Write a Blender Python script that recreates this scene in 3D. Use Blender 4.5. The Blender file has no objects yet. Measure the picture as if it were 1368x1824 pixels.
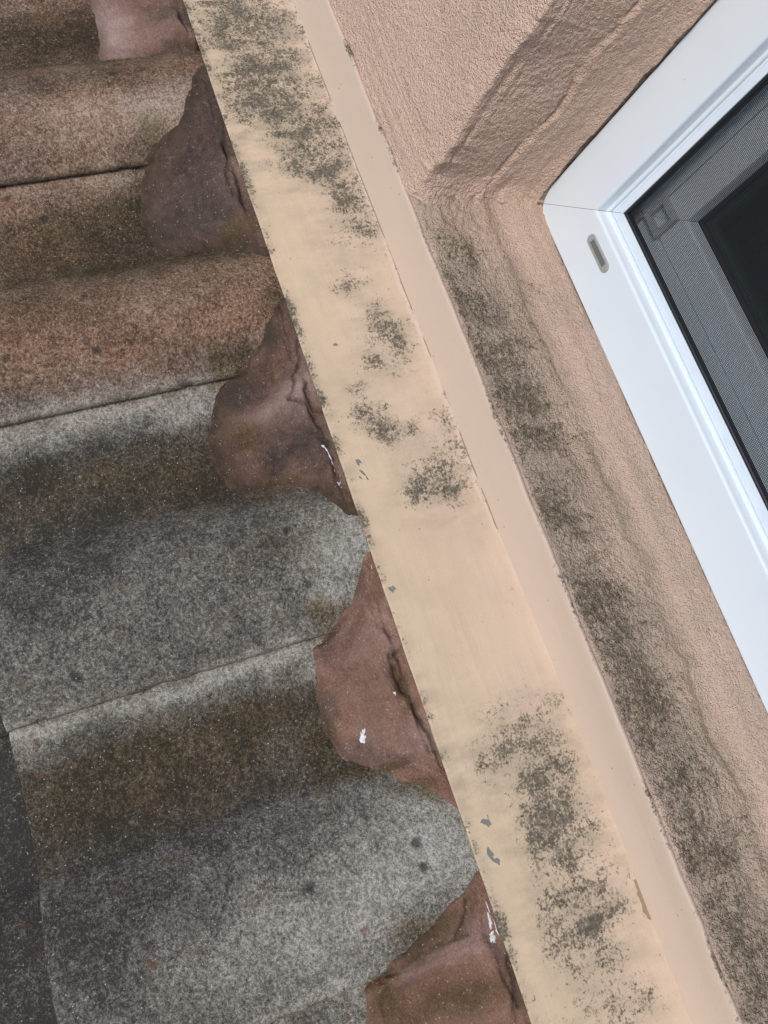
import bpy, math, random
import numpy as np

# ------------------------------------------------------------------ camera, sky, sun, exposure
scene = bpy.context.scene
H = 3.6                                   # eye height above the ground
cam_d = bpy.data.cameras.new("camera")
cam = bpy.data.objects.new("camera", cam_d)
scene.collection.objects.link(cam)
RW = ((0.31891607, 0.91169953, -0.25902993),    # rows: world axes seen from the camera (x right, y down, z forward)
      (0.82476405, -0.13230294, 0.54978196),
      (0.46696553, -0.38897287, -0.79413053))
from mathutils import Matrix
cam.matrix_world = Matrix([[RW[i][0], -RW[i][1], -RW[i][2], (0, 0, H)[i]] for i in range(3)] + [[0, 0, 0, 1]])
cam_d.sensor_fit = 'AUTO'
cam_d.sensor_width = 36.0
cam_d.lens = 36.0 * 1449.0 / 1824.0
cam_d.clip_start = 0.02
cam_d.clip_end = 3000.0
scene.camera = cam

SUN_EL, SUN_AZ = 45.0, 168.0              # degrees; azimuth clockwise from +Y
world = bpy.data.worlds.new("World")
scene.world = world
world.use_nodes = True
wn = world.node_tree.nodes
sky = wn.new("ShaderNodeTexSky")
sky.sky_type = 'NISHITA'
sky.sun_disc = False
sky.sun_elevation = math.radians(SUN_EL)
sky.sun_rotation = math.radians(SUN_AZ)
sky.air_density = 1.0
sky.dust_density = 1.0
sky.ozone_density = 1.6
wn["Background"].inputs[1].default_value = 0.13
world.node_tree.links.new(sky.outputs[0], wn["Background"].inputs[0])

sun_d = bpy.data.lights.new("sun", 'SUN')
sun_d.energy = 1.2
sun_d.angle = math.radians(16)
sun_d.color = (1.0, 0.94, 0.84)
sun = bpy.data.objects.new("sun", sun_d)
scene.collection.objects.link(sun)
_a, _e = math.radians(SUN_AZ), math.radians(SUN_EL)
from mathutils import Vector
_dir = Vector((math.sin(_a) * math.cos(_e), math.cos(_a) * math.cos(_e), math.sin(_e)))
sun.rotation_euler = _dir.to_track_quat('Z', 'Y').to_euler()
sun.location = _dir * 20 + Vector((0, 0, H))

scene.view_settings.view_transform = 'Standard'
scene.view_settings.look = 'None'
scene.view_settings.gamma = 1.0
scene.view_settings.use_curve_mapping = False
scene.view_settings.exposure = 0.60
scene.cycles.use_denoising = True
scene.cycles.denoiser = 'OPENIMAGEDENOISE'
scene.cycles.denoising_input_passes = 'RGB_ALBEDO_NORMAL'
scene.cycles.use_adaptive_sampling = False
scene.cycles.filter_width = 1.4

# ------------------------------------------------------------------ numeric noise
def _grad(ix, iy, seed):
    h = (ix.astype(np.int64) * 374761393 + iy.astype(np.int64) * 668265263 + seed * 974634137) & 0xFFFFFFFF
    h = ((h ^ (h >> 13)) * 1274126177) & 0xFFFFFFFF
    h = h ^ (h >> 16)
    a = (h & 0xFFFF) / 65536.0 * 2 * np.pi
    return np.cos(a), np.sin(a)

def perlin(x, y, seed=0):
    x = np.asarray(x, float); y = np.asarray(y, float)
    x0 = np.floor(x); y0 = np.floor(y)
    fx = x - x0; fy = y - y0
    u = fx * fx * fx * (fx * (fx * 6 - 15) + 10)
    v = fy * fy * fy * (fy * (fy * 6 - 15) + 10)
    r = []
    for dx in (0, 1):
        for dy in (0, 1):
            gx, gy = _grad(x0 + dx, y0 + dy, seed)
            r.append(gx * (fx - dx) + gy * (fy - dy))
    a = r[0] + (r[1] - r[0]) * v
    b = r[2] + (r[3] - r[2]) * v
    return (a + (b - a) * u) * 1.5

def fbm(x, y, octv=4, seed=0, gain=0.5):
    t = 0; amp = 1.0; n = 0
    for i in range(octv):
        t = t + amp * perlin(x * 2 ** i + 17.3 * i, y * 2 ** i - 9.1 * i, seed + i)
        n += amp; amp *= gain
    return t / n

def ridged(x, y, octv=3, seed=0):
    t = 0; amp = 1.0; n = 0
    for i in range(octv):
        t = t + amp * (1 - np.abs(perlin(x * 2 ** i + 3.7 * i, y * 2 ** i, seed + i)) * 2)
        n += amp; amp *= 0.5
    return t / n

def worley(x, y, seed=0):
    x = np.asarray(x, float); y = np.asarray(y, float)
    ix = np.floor(x); iy = np.floor(y)
    best = np.full(x.shape, 9.0)
    for dx in (-1, 0, 1):
        for dy in (-1, 0, 1):
            cx, cy = _grad(ix + dx, iy + dy, seed)
            px = ix + dx + 0.5 + 0.45 * cx; py = iy + dy + 0.5 + 0.45 * cy
            best = np.minimum(best, np.hypot(x - px, y - py))
    return best

def sstep(a, b, t):
    t = np.clip((t - a) / (b - a), 0, 1)
    return t * t * (3 - 2 * t)

def blob_mask(L, x, v, warp=0.012, seed=0, soft=1.0):
    xx = x + warp * fbm(x * 25, v * 25, 3, seed + 50)
    vv = v + warp * fbm(x * 25, v * 25, 3, seed + 90)
    keep = np.ones_like(xx)
    for bx, bv, rx, rv, s in L:
        d = ((xx - bx) / (rx * 1.1)) ** 2 + ((vv - bv) / (rv * 1.1)) ** 2
        keep = keep * (1 - s * np.exp(-d * 1.4 / soft))
    return 1 - keep

# ------------------------------------------------------------------ object helpers
COL = scene.collection

def empty(name, loc=(0, 0, 0), rot=(0, 0, 0), label=None, cat=None, group=None):
    o = bpy.data.objects.new(name, None)
    COL.objects.link(o)
    o.location = loc; o.rotation_euler = rot
    if label: o["label"] = label
    if cat: o["category"] = cat
    if group: o["group"] = group
    return o

def mesh_obj(name, verts, faces, mat, parent=None, smooth=True, attrs=None):
    me = bpy.data.meshes.new(name)
    me.from_pydata([tuple(map(float, p)) for p in verts] if not isinstance(verts, np.ndarray) else verts.tolist(), [], faces)
    if smooth:
        me.polygons.foreach_set("use_smooth", [True] * len(me.polygons))
    for k, a in (attrs or {}).items():
        at = me.attributes.new(k, 'FLOAT', 'POINT')
        at.data.foreach_set("value", np.asarray(a, np.float32).ravel())
    me.materials.append(mat)
    me.update()
    o = bpy.data.objects.new(name, me)
    COL.objects.link(o)
    if parent: o.parent = parent
    return o

def grid_faces(ni, nj, keep=None):
    f = []
    i, j = np.meshgrid(np.arange(ni - 1), np.arange(nj - 1), indexing='ij')
    a = (i * nj + j).ravel(); b = a + nj; c = b + 1; d = a + 1
    q = np.stack([a, b, c, d], 1)
    if keep is not None:
        q = q[keep.ravel()]
    return q.tolist()

def compact(P, faces, attrs):
    fa = np.array(faces)
    used = np.unique(fa)
    mp = -np.ones(len(P), int); mp[used] = np.arange(len(used))
    return P[used], mp[fa].tolist(), {k: np.asarray(a).ravel()[used] for k, a in attrs.items()}

def box_mesh(name, lo, hi, mat, parent=None, bevel=0.0):
    x0, y0, z0 = lo; x1, y1, z1 = hi
    v = [(x0, y0, z0), (x1, y0, z0), (x1, y1, z0), (x0, y1, z0), (x0, y0, z1), (x1, y0, z1), (x1, y1, z1), (x0, y1, z1)]
    f = [(0, 3, 2, 1), (4, 5, 6, 7), (0, 1, 5, 4), (1, 2, 6, 5), (2, 3, 7, 6), (3, 0, 4, 7)]
    o = mesh_obj(name, v, f, mat, parent, smooth=False)
    if bevel:
        m = o.modifiers.new("bevel", 'BEVEL'); m.width = bevel; m.segments = 2
    return o

# ------------------------------------------------------------------ materials
class NT:
    def __init__(self, name):
        self.m = bpy.data.materials.new(name); self.m.use_nodes = True
        self.t = self.m.node_tree; self.n = self.t.nodes; self.l = self.t.links
        self.b = self.n["Principled BSDF"]
        self.pos = self.n.new("ShaderNodeNewGeometry").outputs["Position"]
    def put(self, sock, val):
        if isinstance(val, bpy.types.NodeSocket): self.l.new(val, sock)
        else: sock.default_value = val
    def math(self, op, a, b=0.0, c=0.0, clamp=False):
        n = self.n.new("ShaderNodeMath"); n.operation = op; n.use_clamp = clamp
        for s, v in zip(n.inputs, (a, b, c)): self.put(s, v)
        return n.outputs[0]
    def add(self, a, b): return self.math('ADD', a, b)
    def mul(self, a, b): return self.math('MULTIPLY', a, b)
    def mad(self, a, b, c): return self.math('MULTIPLY_ADD', a, b, c)
    def stretch(self, scale):
        n = self.n.new("ShaderNodeVectorMath"); n.operation = 'MULTIPLY'
        self.put(n.inputs[0], self.pos); n.inputs[1].default_value = scale
        return n.outputs[0]
    def noise(self, scale, detail=4, rough=0.55, vec=None, dist=0.0):
        n = self.n.new("ShaderNodeTexNoise")
        self.put(n.inputs["Vector"], vec if vec is not None else self.pos)
        n.inputs["Scale"].default_value = scale; n.inputs["Detail"].default_value = detail
        n.inputs["Roughness"].default_value = rough; n.inputs["Distortion"].default_value = dist
        return n.outputs["Fac"]
    def voro(self, scale, feature='F1'):
        n = self.n.new("ShaderNodeTexVoronoi"); n.feature = feature
        self.put(n.inputs["Vector"], self.pos); n.inputs["Scale"].default_value = scale
        return n.outputs["Distance"], n.outputs.get("Color")
    def attr(self, name):
        n = self.n.new("ShaderNodeAttribute"); n.attribute_name = name
        return n.outputs["Fac"]
    def ss(self, x, a, b):
        n = self.n.new("ShaderNodeMapRange"); n.interpolation_type = 'SMOOTHSTEP'
        self.put(n.inputs[0], x); n.inputs[1].default_value = a; n.inputs[2].default_value = b
        return n.outputs[0]
    def ramp(self, x, pts):
        n = self.n.new("ShaderNodeValToRGB"); cr = n.color_ramp
        while len(cr.elements) < len(pts): cr.elements.new(0.5)
        for e, (p, c) in zip(cr.elements, pts):
            e.position = p; e.color = (*c, 1)
        self.put(n.inputs[0], x)
        return n.outputs[0]
    def mix(self, f, a, b):
        n = self.n.new("ShaderNodeMix"); n.data_type = 'RGBA'
        self.put(n.inputs[0], f)
        for s, v in ((n.inputs[6], a), (n.inputs[7], b)):
            if isinstance(v, tuple): v = (*v, 1)
            self.put(s, v)
        return n.outputs[2]
    def bump(self, h, strength=0.5, dist=0.002, normal=None):
        n = self.n.new("ShaderNodeBump"); n.inputs["Strength"].default_value = strength
        n.inputs["Distance"].default_value = dist
        self.put(n.inputs["Height"], h)
        if normal is not None: self.put(n.inputs["Normal"], normal)
        return n.outputs[0]
    def finish(self, col, rough=0.85, normal=None, spec=0.3):
        self.put(self.b.inputs["Base Color"], (*col, 1) if isinstance(col, tuple) else col)
        self.put(self.b.inputs["Roughness"], rough)
        self.b.inputs["Specular IOR Level"].default_value = spec
        if normal is not None: self.put(self.b.inputs["Normal"], normal)
        return self.m

def mat_tile():
    k = NT("weathered concrete tile")
    n_big = k.noise(22, 5, 0.6)
    n_mid = k.noise(130, 5, 0.65)
    n_fine = k.noise(330, 4, 0.75)
    n_grit = k.noise(800, 2, 0.6)
    pink, olive, dark, clean = (k.attr(a) for a in ("pink", "olive", "dark", "clean"))
    v = k.mad(k.math('SUBTRACT', n_fine, 0.5), 0.80, k.mad(k.math('SUBTRACT', n_mid, 0.5), 0.36, 0.503))
    v = k.add(v, k.mul(k.math('SUBTRACT', n_big, 0.5), 0.30))
    v = k.add(v, k.mul(k.math('SUBTRACT', n_grit, 0.5), 0.35))
    v = k.add(v, k.mul(clean, 0.19))
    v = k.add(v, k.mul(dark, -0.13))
    v = k.add(v, k.mul(olive, -0.03))
    grey = k.ramp(v, [(0.36, (0.046, 0.040, 0.033)), (0.46, (0.108, 0.095, 0.079)), (0.56, (0.198, 0.175, 0.140)), (0.66, (0.335, 0.303, 0.250)), (0.80, (0.53, 0.495, 0.435))])
    red = k.ramp(v, [(0.35, (0.078, 0.041, 0.025)), (0.45, (0.178, 0.088, 0.046)), (0.56, (0.315, 0.178, 0.106)), (0.70, (0.50, 0.345, 0.255))])
    col = k.mix(k.mul(pink, 0.95), grey, red)
    ol = k.ramp(v, [(0.36, (0.036, 0.026, 0.013)), (0.50, (0.098, 0.070, 0.034)), (0.66, (0.22, 0.17, 0.105))])
    of = k.math('MULTIPLY', olive, k.ss(k.add(n_mid, k.mul(olive, 0.35)), 0.38, 0.66), clamp=True)
    col = k.mix(of, col, ol)
    # rusty lichen dots, black growths, pale aggregate grains
    d1, c1 = k.voro(55)
    rustm = k.mul(k.ss(d1, 0.34, 0.16), k.ss(n_big, 0.50, 0.64))
    col = k.mix(k.mul(rustm, 0.65), col, (0.13, 0.070, 0.036))
    d2, c2 = k.voro(38)
    blk = k.mul(k.ss(k.add(d2, k.mul(n_mid, 0.25)), 0.40, 0.22), k.ss(k.noise(15, 3), 0.50, 0.62))
    col = k.mix(k.mul(blk, 0.75), col, (0.028, 0.026, 0.024))
    d3, c3 = k.voro(330)
    gr = k.mul(k.ss(d3, 0.30, 0.12), k.ss(k.noise(240, 1), 0.56, 0.66))
    col = k.mix(k.mul(gr, 0.65), col, (0.60, 0.58, 0.56))
    h = k.add(k.mul(n_fine, 0.8), k.add(k.mul(n_mid, 0.7), k.mul(n_grit, 0.35)))
    return k.finish(col, 0.88, k.bump(h, 0.9, 0.0035), 0.25)

def mat_mortar():
    k = NT("painted red mortar")
    n_mid = k.noise(90, 5, 0.6); n_fine = k.noise(520, 4, 0.7); n_big = k.noise(24, 4)
    dark, olive, pale, edge = (k.attr(a) for a in ("dark", "olive", "pale", "edge"))
    v = k.add(k.mul(n_fine, 0.6), k.mul(n_mid, 0.4))
    col = k.ramp(v, [(0.34, (0.120, 0.056, 0.036)), (0.50, (0.235, 0.120, 0.080)), (0.68, (0.350, 0.21, 0.150))])
    col = k.mix(k.mul(k.ss(n_big, 0.48, 0.66), 0.35), col, (0.14, 0.092, 0.068))
    col = k.mix(k.math('MULTIPLY', pale, 0.85, clamp=True), col, k.ramp(v, [(0.35, (0.26, 0.17, 0.14)), (0.6, (0.43, 0.30, 0.255))]))
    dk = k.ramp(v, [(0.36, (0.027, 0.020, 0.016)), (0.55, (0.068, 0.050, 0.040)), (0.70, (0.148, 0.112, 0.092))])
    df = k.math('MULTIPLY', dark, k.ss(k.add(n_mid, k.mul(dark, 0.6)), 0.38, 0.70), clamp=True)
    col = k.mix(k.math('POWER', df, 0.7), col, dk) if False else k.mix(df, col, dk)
    ol = k.ramp(v, [(0.36, (0.045, 0.028, 0.012)), (0.62, (0.135, 0.085, 0.036))])
    of = k.math('MULTIPLY', olive, k.ss(k.add(n_mid, k.mul(olive, 0.5)), 0.42, 0.78), clamp=True)
    col = k.mix(of, col, ol)
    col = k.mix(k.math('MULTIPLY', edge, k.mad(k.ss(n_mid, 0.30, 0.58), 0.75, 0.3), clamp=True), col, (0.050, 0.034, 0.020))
    d3, c3 = k.voro(300)
    gr = k.mul(k.ss(d3, 0.28, 0.12), k.ss(k.noise(180, 1), 0.52, 0.64))
    col = k.mix(k.mul(gr, 0.6), col, (0.45, 0.38, 0.35))
    h = k.add(k.mul(n_fine, 0.5), k.add(n_mid, k.mul(k.noise(1100, 2), 0.25)))
    h = k.add(h, k.mul(k.noise(34, 4, 0.6, k.stretch((1.0, 3.0, 3.0))), 0.8))
    return k.finish(col, 0.82, k.bump(h, 0.8, 0.0028), 0.25)

def mold_over(k, col, m_attr, colr, thr=0.0, amp=1.0):
    n1 = k.noise(200, 6, 0.72); n2 = k.noise(470, 3, 0.7); n3 = k.noise(48, 4, 0.6)
    d, c = k.voro(210)
    m = k.mul(m_attr, 1.00)
    m = k.add(m, k.mul(k.math('SUBTRACT', n1, 0.5), 1.9 * amp))
    m = k.add(m, k.mul(k.math('SUBTRACT', n2, 0.5), 2.4 * amp))
    m = k.add(m, k.mul(k.math('SUBTRACT', k.noise(62, 4, 0.6, k.stretch((1.0, 0.20, 0.20))), 0.5), 1.4 * amp))
    m = k.add(m, k.mul(k.math('SUBTRACT', n3, 0.5), 1.7 * amp))
    m = k.add(m, k.mul(k.math('SUBTRACT', 0.42, d), 0.5 * amp))
    f = k.ss(m, 0.38 + thr, 1.12 + thr)
    f = k.mul(f, k.ss(m_attr, 0.02, 0.22))
    colr = k.mix(k.ss(k.noise(190, 5, 0.7), 0.42, 0.62), colr, tuple(q * 2.3 for q in colr))
    halo = k.mul(k.ss(m_attr, 0.10, 1.0), 0.30)
    col = k.mix(halo, col, (0.30, 0.25, 0.175))
    return k.mix(k.mul(f, 0.90), col, colr), f

def mat_flashing():
    k = NT("cream flashing paint")
    n_big = k.noise(9, 5, 0.55); n_mid = k.noise(70, 5, 0.6); n_fine = k.noise(500, 3, 0.6)
    warm = k.attr("warm")
    col = k.mix(warm, (0.632, 0.466, 0.332), (0.632, 0.470, 0.312))
    col = k.mix(k.mul(k.ss(n_big, 0.42, 0.70), 0.40), col, (0.54, 0.39, 0.27))
    col = k.mix(k.mul(k.ss(n_mid, 0.55, 0.75), 0.22), col, (0.45, 0.34, 0.235))
    col = k.mix(k.mul(k.ss(n_fine, 0.55, 0.70), 0.14), col, (0.38, 0.29, 0.20))
    st = k.attr("stain")
    sn = k.noise(36, 6, 0.65, k.stretch((1.6, 0.7, 0.7)))
    col = k.mix(k.mul(k.math('MULTIPLY', st, k.ss(sn, 0.30, 0.72)), 0.85), col, (0.335, 0.270, 0.185))
    br = k.noise(120, 3, 0.6, k.stretch((0.06, 1.0, 1.0)))
    col = k.mix(k.mul(k.ss(br, 0.50, 0.70), 0.12), col, (0.42, 0.32, 0.23))
    col = k.mix(k.attr("fresh"), col, (0.610, 0.468, 0.365))
    col, f = mold_over(k, col, k.attr("mold"), (0.060, 0.051, 0.036))
    d, c = k.voro(95)
    sp = k.mul(k.ss(d, 0.13, 0.06), k.ss(k.noise(33, 2), 0.55, 0.62))
    col = k.mix(k.mul(sp, 0.6), col, (0.15, 0.125, 0.095))
    col = k.mix(k.ss(k.add(k.attr("peel"), k.mul(k.math('SUBTRACT', n_mid, 0.5), 0.5)), 0.46, 0.54), col, (0.195, 0.19, 0.168))
    col = k.mix(k.ss(k.add(k.attr("brown"), k.mul(k.math('SUBTRACT', n_mid, 0.5), 0.7)), 0.42, 0.58), col, (0.30, 0.215, 0.135))
    h = k.add(k.add(k.mul(n_mid, 0.5), k.mul(n_fine, 0.25)), k.mul(f, 0.4))
    h = k.add(h, k.mul(br, 0.55))
    return k.finish(col, 0.74, k.bump(h, 0.5, 0.0014), 0.22)

def mat_stucco():
    k = NT("peach painted stucco")
    n_big = k.noise(10, 4, 0.55); n_mid = k.noise(120, 5, 0.65); n_fine = k.noise(620, 3, 0.65)
    col = k.mix(k.ss(n_big, 0.35, 0.68), (0.730, 0.512, 0.392), (0.690, 0.485, 0.365))
    col = k.mix(k.mul(k.ss(n_mid, 0.52, 0.74), 0.28), col, (0.61, 0.43, 0.32))
    col = k.mix(k.math('MULTIPLY', k.attr("dirt"), k.mad(k.noise(40, 5, 0.7), 1.1, 0.15), clamp=True), col, (0.375, 0.298, 0.218))
    ma = k.attr("mold")
    col, f = mold_over(k, col, ma, (0.112, 0.088, 0.056), 0.03, 1.25)
    col = k.mix(k.math('MULTIPLY', k.attr("gap"), k.mad(n_mid, 1.0, 0.35), clamp=True), col, (0.17, 0.125, 0.095))
    h = k.add(k.mul(n_mid, 1.0), k.mul(n_fine, 0.50))
    dg, cg = k.voro(430)
    h = k.add(h, k.add(k.mul(k.noise(300, 3, 0.7), 1.0), k.mul(k.ss(dg, 0.55, 0.15), 0.30)))
    return k.finish(col, 0.85, k.bump(h, 0.95, 0.0036), 0.25)

def simple(name, col, rough=0.5, spec=0.5, nscale=None, nstr=0.1, col2=None):
    k = NT(name)
    c = col; nrm = None
    if nscale:
        n = k.noise(nscale, 4)
        c = k.mix(k.ss(n, 0.4, 0.7), col, col2 or tuple(x * 0.85 for x in col))
        nrm = k.bump(n, nstr, 0.001)
    return k.finish(c, rough, nrm, spec)

def mat_pvc():
    k = NT("white window plastic")
    n = k.noise(14, 4, 0.5); nf = k.noise(420, 3, 0.7)
    d, c = k.voro(70)
    col = k.mix(k.mul(k.ss(n, 0.4, 0.7), 0.5), (0.715, 0.765, 0.80), (0.69, 0.74, 0.775))
    sp = k.mul(k.ss(d, 0.10, 0.04), k.ss(k.noise(27, 2), 0.57, 0.66))
    col = k.mix(k.mul(sp, 0.55), col, (0.30, 0.30, 0.30))
    dn = k.n.new("ShaderNodeVectorMath"); dn.operation = 'DISTANCE'
    k.put(dn.inputs[0], k.pos); dn.inputs[1].default_value = (-0.5248 + 0.006, 0.725, H - 0.537 + 0.0015)
    gm = k.ss(k.add(dn.outputs["Value"], k.mul(k.math('SUBTRACT', k.noise(160, 3), 0.5), 0.022)), 0.0085, 0.003)
    col = k.mix(k.mul(gm, 0.8), col, (0.12, 0.10, 0.085))
    return k.finish(col, k.mad(nf, 0.15, 0.30), k.bump(k.noise(700, 2), 0.06, 0.0005), 0.45)

def mat_glass():
    k = NT("window glass")
    k.n.remove(k.b)
    gl = k.n.new("ShaderNodeBsdfGlossy"); gl.inputs["Roughness"].default_value = 0.01
    tr = k.n.new("ShaderNodeBsdfTransparent"); tr.inputs[0].default_value = (0.80, 0.88, 0.86, 1)
    fr = k.n.new("ShaderNodeFresnel"); fr.inputs["IOR"].default_value = 1.5
    mx = k.n.new("ShaderNodeMixShader")
    k.l.new(fr.outputs[0], mx.inputs[0]); k.l.new(tr.outputs[0], mx.inputs[1]); k.l.new(gl.outputs[0], mx.inputs[2])
    k.l.new(mx.outputs[0], k.n["Material Output"].inputs[0])
    return k.m

M_TILE, M_MORTAR, M_FLASH, M_STUCCO, M_PVC, M_GLASS = mat_tile(), mat_mortar(), mat_flashing(), mat_stucco(), mat_pvc(), mat_glass()
M_GASKET = simple("black rubber", (0.012, 0.014, 0.018), 0.5, 0.4)
M_WIRE = simple("grey screen wire", (0.014, 0.016, 0.020), 0.6, 0.3)
M_ALU = simple("pale screen frame", (0.72, 0.78, 0.83), 0.32, 0.5, 60, 0.04, (0.68, 0.74, 0.80))
M_GREY = simple("grey plastic", (0.36, 0.355, 0.34), 0.5, 0.4, 200, 0.1)
M_BRACKET = simple("pale grey plastic", (0.52, 0.54, 0.55), 0.5, 0.4, 200, 0.1)
M_DKGREY = simple("dark slot grey", (0.16, 0.155, 0.15), 0.6, 0.3)
M_SPACER = simple("teal grey spacer", (0.045, 0.085, 0.085), 0.35, 0.5)  # teal reflection at the glass edge, put into the bar's colour
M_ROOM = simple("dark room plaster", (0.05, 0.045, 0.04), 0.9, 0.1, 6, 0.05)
M_DRAPE = simple("dark brown drape", (0.38, 0.30, 0.20), 0.9, 0.1, 40, 0.1)
M_DECK = simple("roof boarding", (0.06, 0.045, 0.035), 0.9, 0.1, 20, 0.2)
M_CHIP = simple("bare white paint", (0.70, 0.69, 0.67), 0.7, 0.2, 260, 0.3, (0.46, 0.42, 0.39))
M_GROUND = simple("ground earth", (0.12, 0.10, 0.08), 0.95, 0.1, 3, 0.3, (0.08, 0.075, 0.05))
M_WALLFAR = simple("plain peach render", (0.58, 0.395, 0.295), 0.85, 0.2, 90, 0.4)

# ------------------------------------------------------------------ ground
g = mesh_obj("ground", [(-1500, -1500, 0), (1500, -1500, 0), (1500, 1500, 0), (-1500, 1500, 0)], [(0, 1, 2, 3)], M_GROUND, smooth=False)
g["kind"] = "structure"

# ------------------------------------------------------------------ the tiled roof: local axes x along the wall, v up the slope, w off the slope
TH = math.radians(19.0)
SLOPE_DROP = 0.804
ROOF_LOC = (0.0, SLOPE_DROP * math.sin(TH), H - SLOPE_DROP * math.cos(TH))
roof = empty("tiled_roof", ROOF_LOC, (TH, 0, 0),
             "weathered grey brown wave tiled roof with red mortar patches below the cream flashing", "roof")
roof["kind"] = "thing"
EDGES = [-1.312, -1.0125, -0.7115, -0.418, -0.118, 0.187, 0.488, 0.788]
V_TAIL, V_HEAD = -0.176, 0.262
V_APRON, W_APRON = 0.1920, 0.0300

_pp = np.array([-0.12, 0, .078, .088, .2, .33, .400, .432, .470, .55, .63, .72, .80, .9, 1.0])
_hh = np.array([-.0100, -.0100, -.0104, -.0130, -.0172, -.0178, -.0155, -.0125, -.0020, .0125, .0210, .0246, .0230, .0150, .0005])
_pt = np.linspace(-0.12, 1.0, 1121)
_ht = np.interp(_pt, _pp, _hh)
_ker = np.exp(-0.5 * (np.arange(-40, 41) / 8.0) ** 2); _ker /= _ker.sum()
_hs = np.convolve(np.pad(_ht, 40, mode='edge'), _ker, 'valid')
_sh = np.interp(_pt, [-.12, .06, .14, .9, 1.0], [0, 0, 1, 1, 0])
_ht = _ht * (1 - _sh) + _hs * _sh
def tile_h(p): return np.interp(p, _pt, _ht)
def roof_h(x):
    x = np.asarray(x, float)
    k = np.clip(np.searchsorted(EDGES, x) - 1, 0, len(EDGES) - 2)
    e = np.array(EDGES)
    return tile_h((x - e[k]) / (e[k + 1] - e[k]))

PINK = [(-0.622,-0.058,0.028,0.067,0.9),(-0.641,-0.006,0.022,0.05,0.4),(-0.487,0.157,0.041,0.08,0.6),(-0.479,0.061,0.04,0.127,0.55),(-0.547,0.195,0.029,0.034,0.95),(-0.479,-0.057,0.039,0.088,0.4),(-0.861,-0.004,0.024,0.081,0.6),(-0.861,0.122,0.021,0.087,0.7),(-0.835,0.178,0.033,0.036,0.8),(-0.495,-0.008,0.066,0.123,0.4),(-0.957,0.015,0.051,0.105,0.3)]
OLIVE = [(-0.927,0.035,0.034,0.098,1.0),(-0.87,0.057,0.021,0.179,0.8),(-0.832,0.081,0.032,0.142,0.45),(-0.665,0.075,0.037,0.08,0.9),(-0.633,0.036,0.029,0.097,0.8),(-0.58,0.055,0.032,0.214,0.9),(-0.581,0.184,0.022,0.041,0.8),(-0.534,-0.057,0.033,0.089,0.4),(-0.34,-0.031,0.024,0.145,0.7),(-0.311,0.077,0.031,0.091,0.8),(-0.272,0.126,0.018,0.061,0.6),(-0.068,-0.068,0.03,0.102,0.7),(-0.056,0.035,0.031,0.081,0.75),(-0.041,-0.124,0.029,0.098,0.6),(-0.019,-0.029,0.02,0.077,0.6),(-0.425,0.108,0.013,0.025,1),(-0.433,0.136,0.015,0.025,1),(-0.481,0.182,0.021,0.017,0.8),(-0.135,0.138,0.017,0.029,1),(-0.011,0.09,0.031,0.022,0.9),(0.019,0.123,0.01,0.033,1),(0.047,0.165,0.011,0.028,1),(0.163,0.13,0.019,0.026,0.9),(-0.149,0.204,0.017,0.018,0.3),(-0.74,0.119,0.024,0.027,0.9),(-0.702,0.097,0.023,0.02,0.7),(-0.211,0.108,0.023,0.071,0.4),(-0.249,0.187,0.012,0.025,0.6),(-0.281,0.093,0.007,0.03,0.8)]
DARK = [(0.085,-0.125,0.075,0.085,0.6),(0.16,-0.11,0.04,0.08,0.55),(0.02,-0.12,0.05,0.06,0.5),(-0.294,-0.069,0.035,0.169,0.55),(-0.268,-0.122,0.045,0.079,0.6),(-0.229,-0.109,0.033,0.062,0.6),(-0.012,-0.081,0.024,0.151,0.5),(-0.375,-0.09,0.03,0.089,0.5),(-0.599,0.091,0.029,0.134,0.5),(-0.631,0.131,0.03,0.082,0.5),(-0.065,-0.133,0.029,0.073,0.4),(0.019,-0.064,0.029,0.152,0.35),(-0.304,0.105,0.025,0.124,0.5),(-0.822,0.033,0.024,0.103,0.3),(-0.93,0.06,0.04,0.1,0.5)]
CLEAN = [(-0.411,-0.015,0.014,0.137,0.9),(-0.402,-0.095,0.018,0.084,0.7),(-0.39,0.056,0.029,0.054,0.75),(-0.19,0.168,0.047,0.036,0.9),(-0.155,0.142,0.023,0.023,0.9),(-0.11,-0.031,0.012,0.179,1.0),(-0.112,-0.153,0.01,0.029,1),(-0.112,0.068,0.012,0.067,1.0),(0.085,0.152,0.059,0.055,0.8),(0.123,0.089,0.047,0.079,0.6),(0.119,0.011,0.046,0.101,0.5),(0.144,-0.047,0.035,0.121,0.5),(-0.703,0.02,0.011,0.112,0.6),(-0.766,0.112,0.032,0.084,0.6),(-0.775,0.055,0.031,0.138,0.45),(-0.22,0.197,0.024,0.025,0.7),(0.107,0.184,0.03,0.033,0.9),(0.183,0.032,0.011,0.059,0.8),(-0.084,0.105,0.016,0.017,0.8)]

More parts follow.
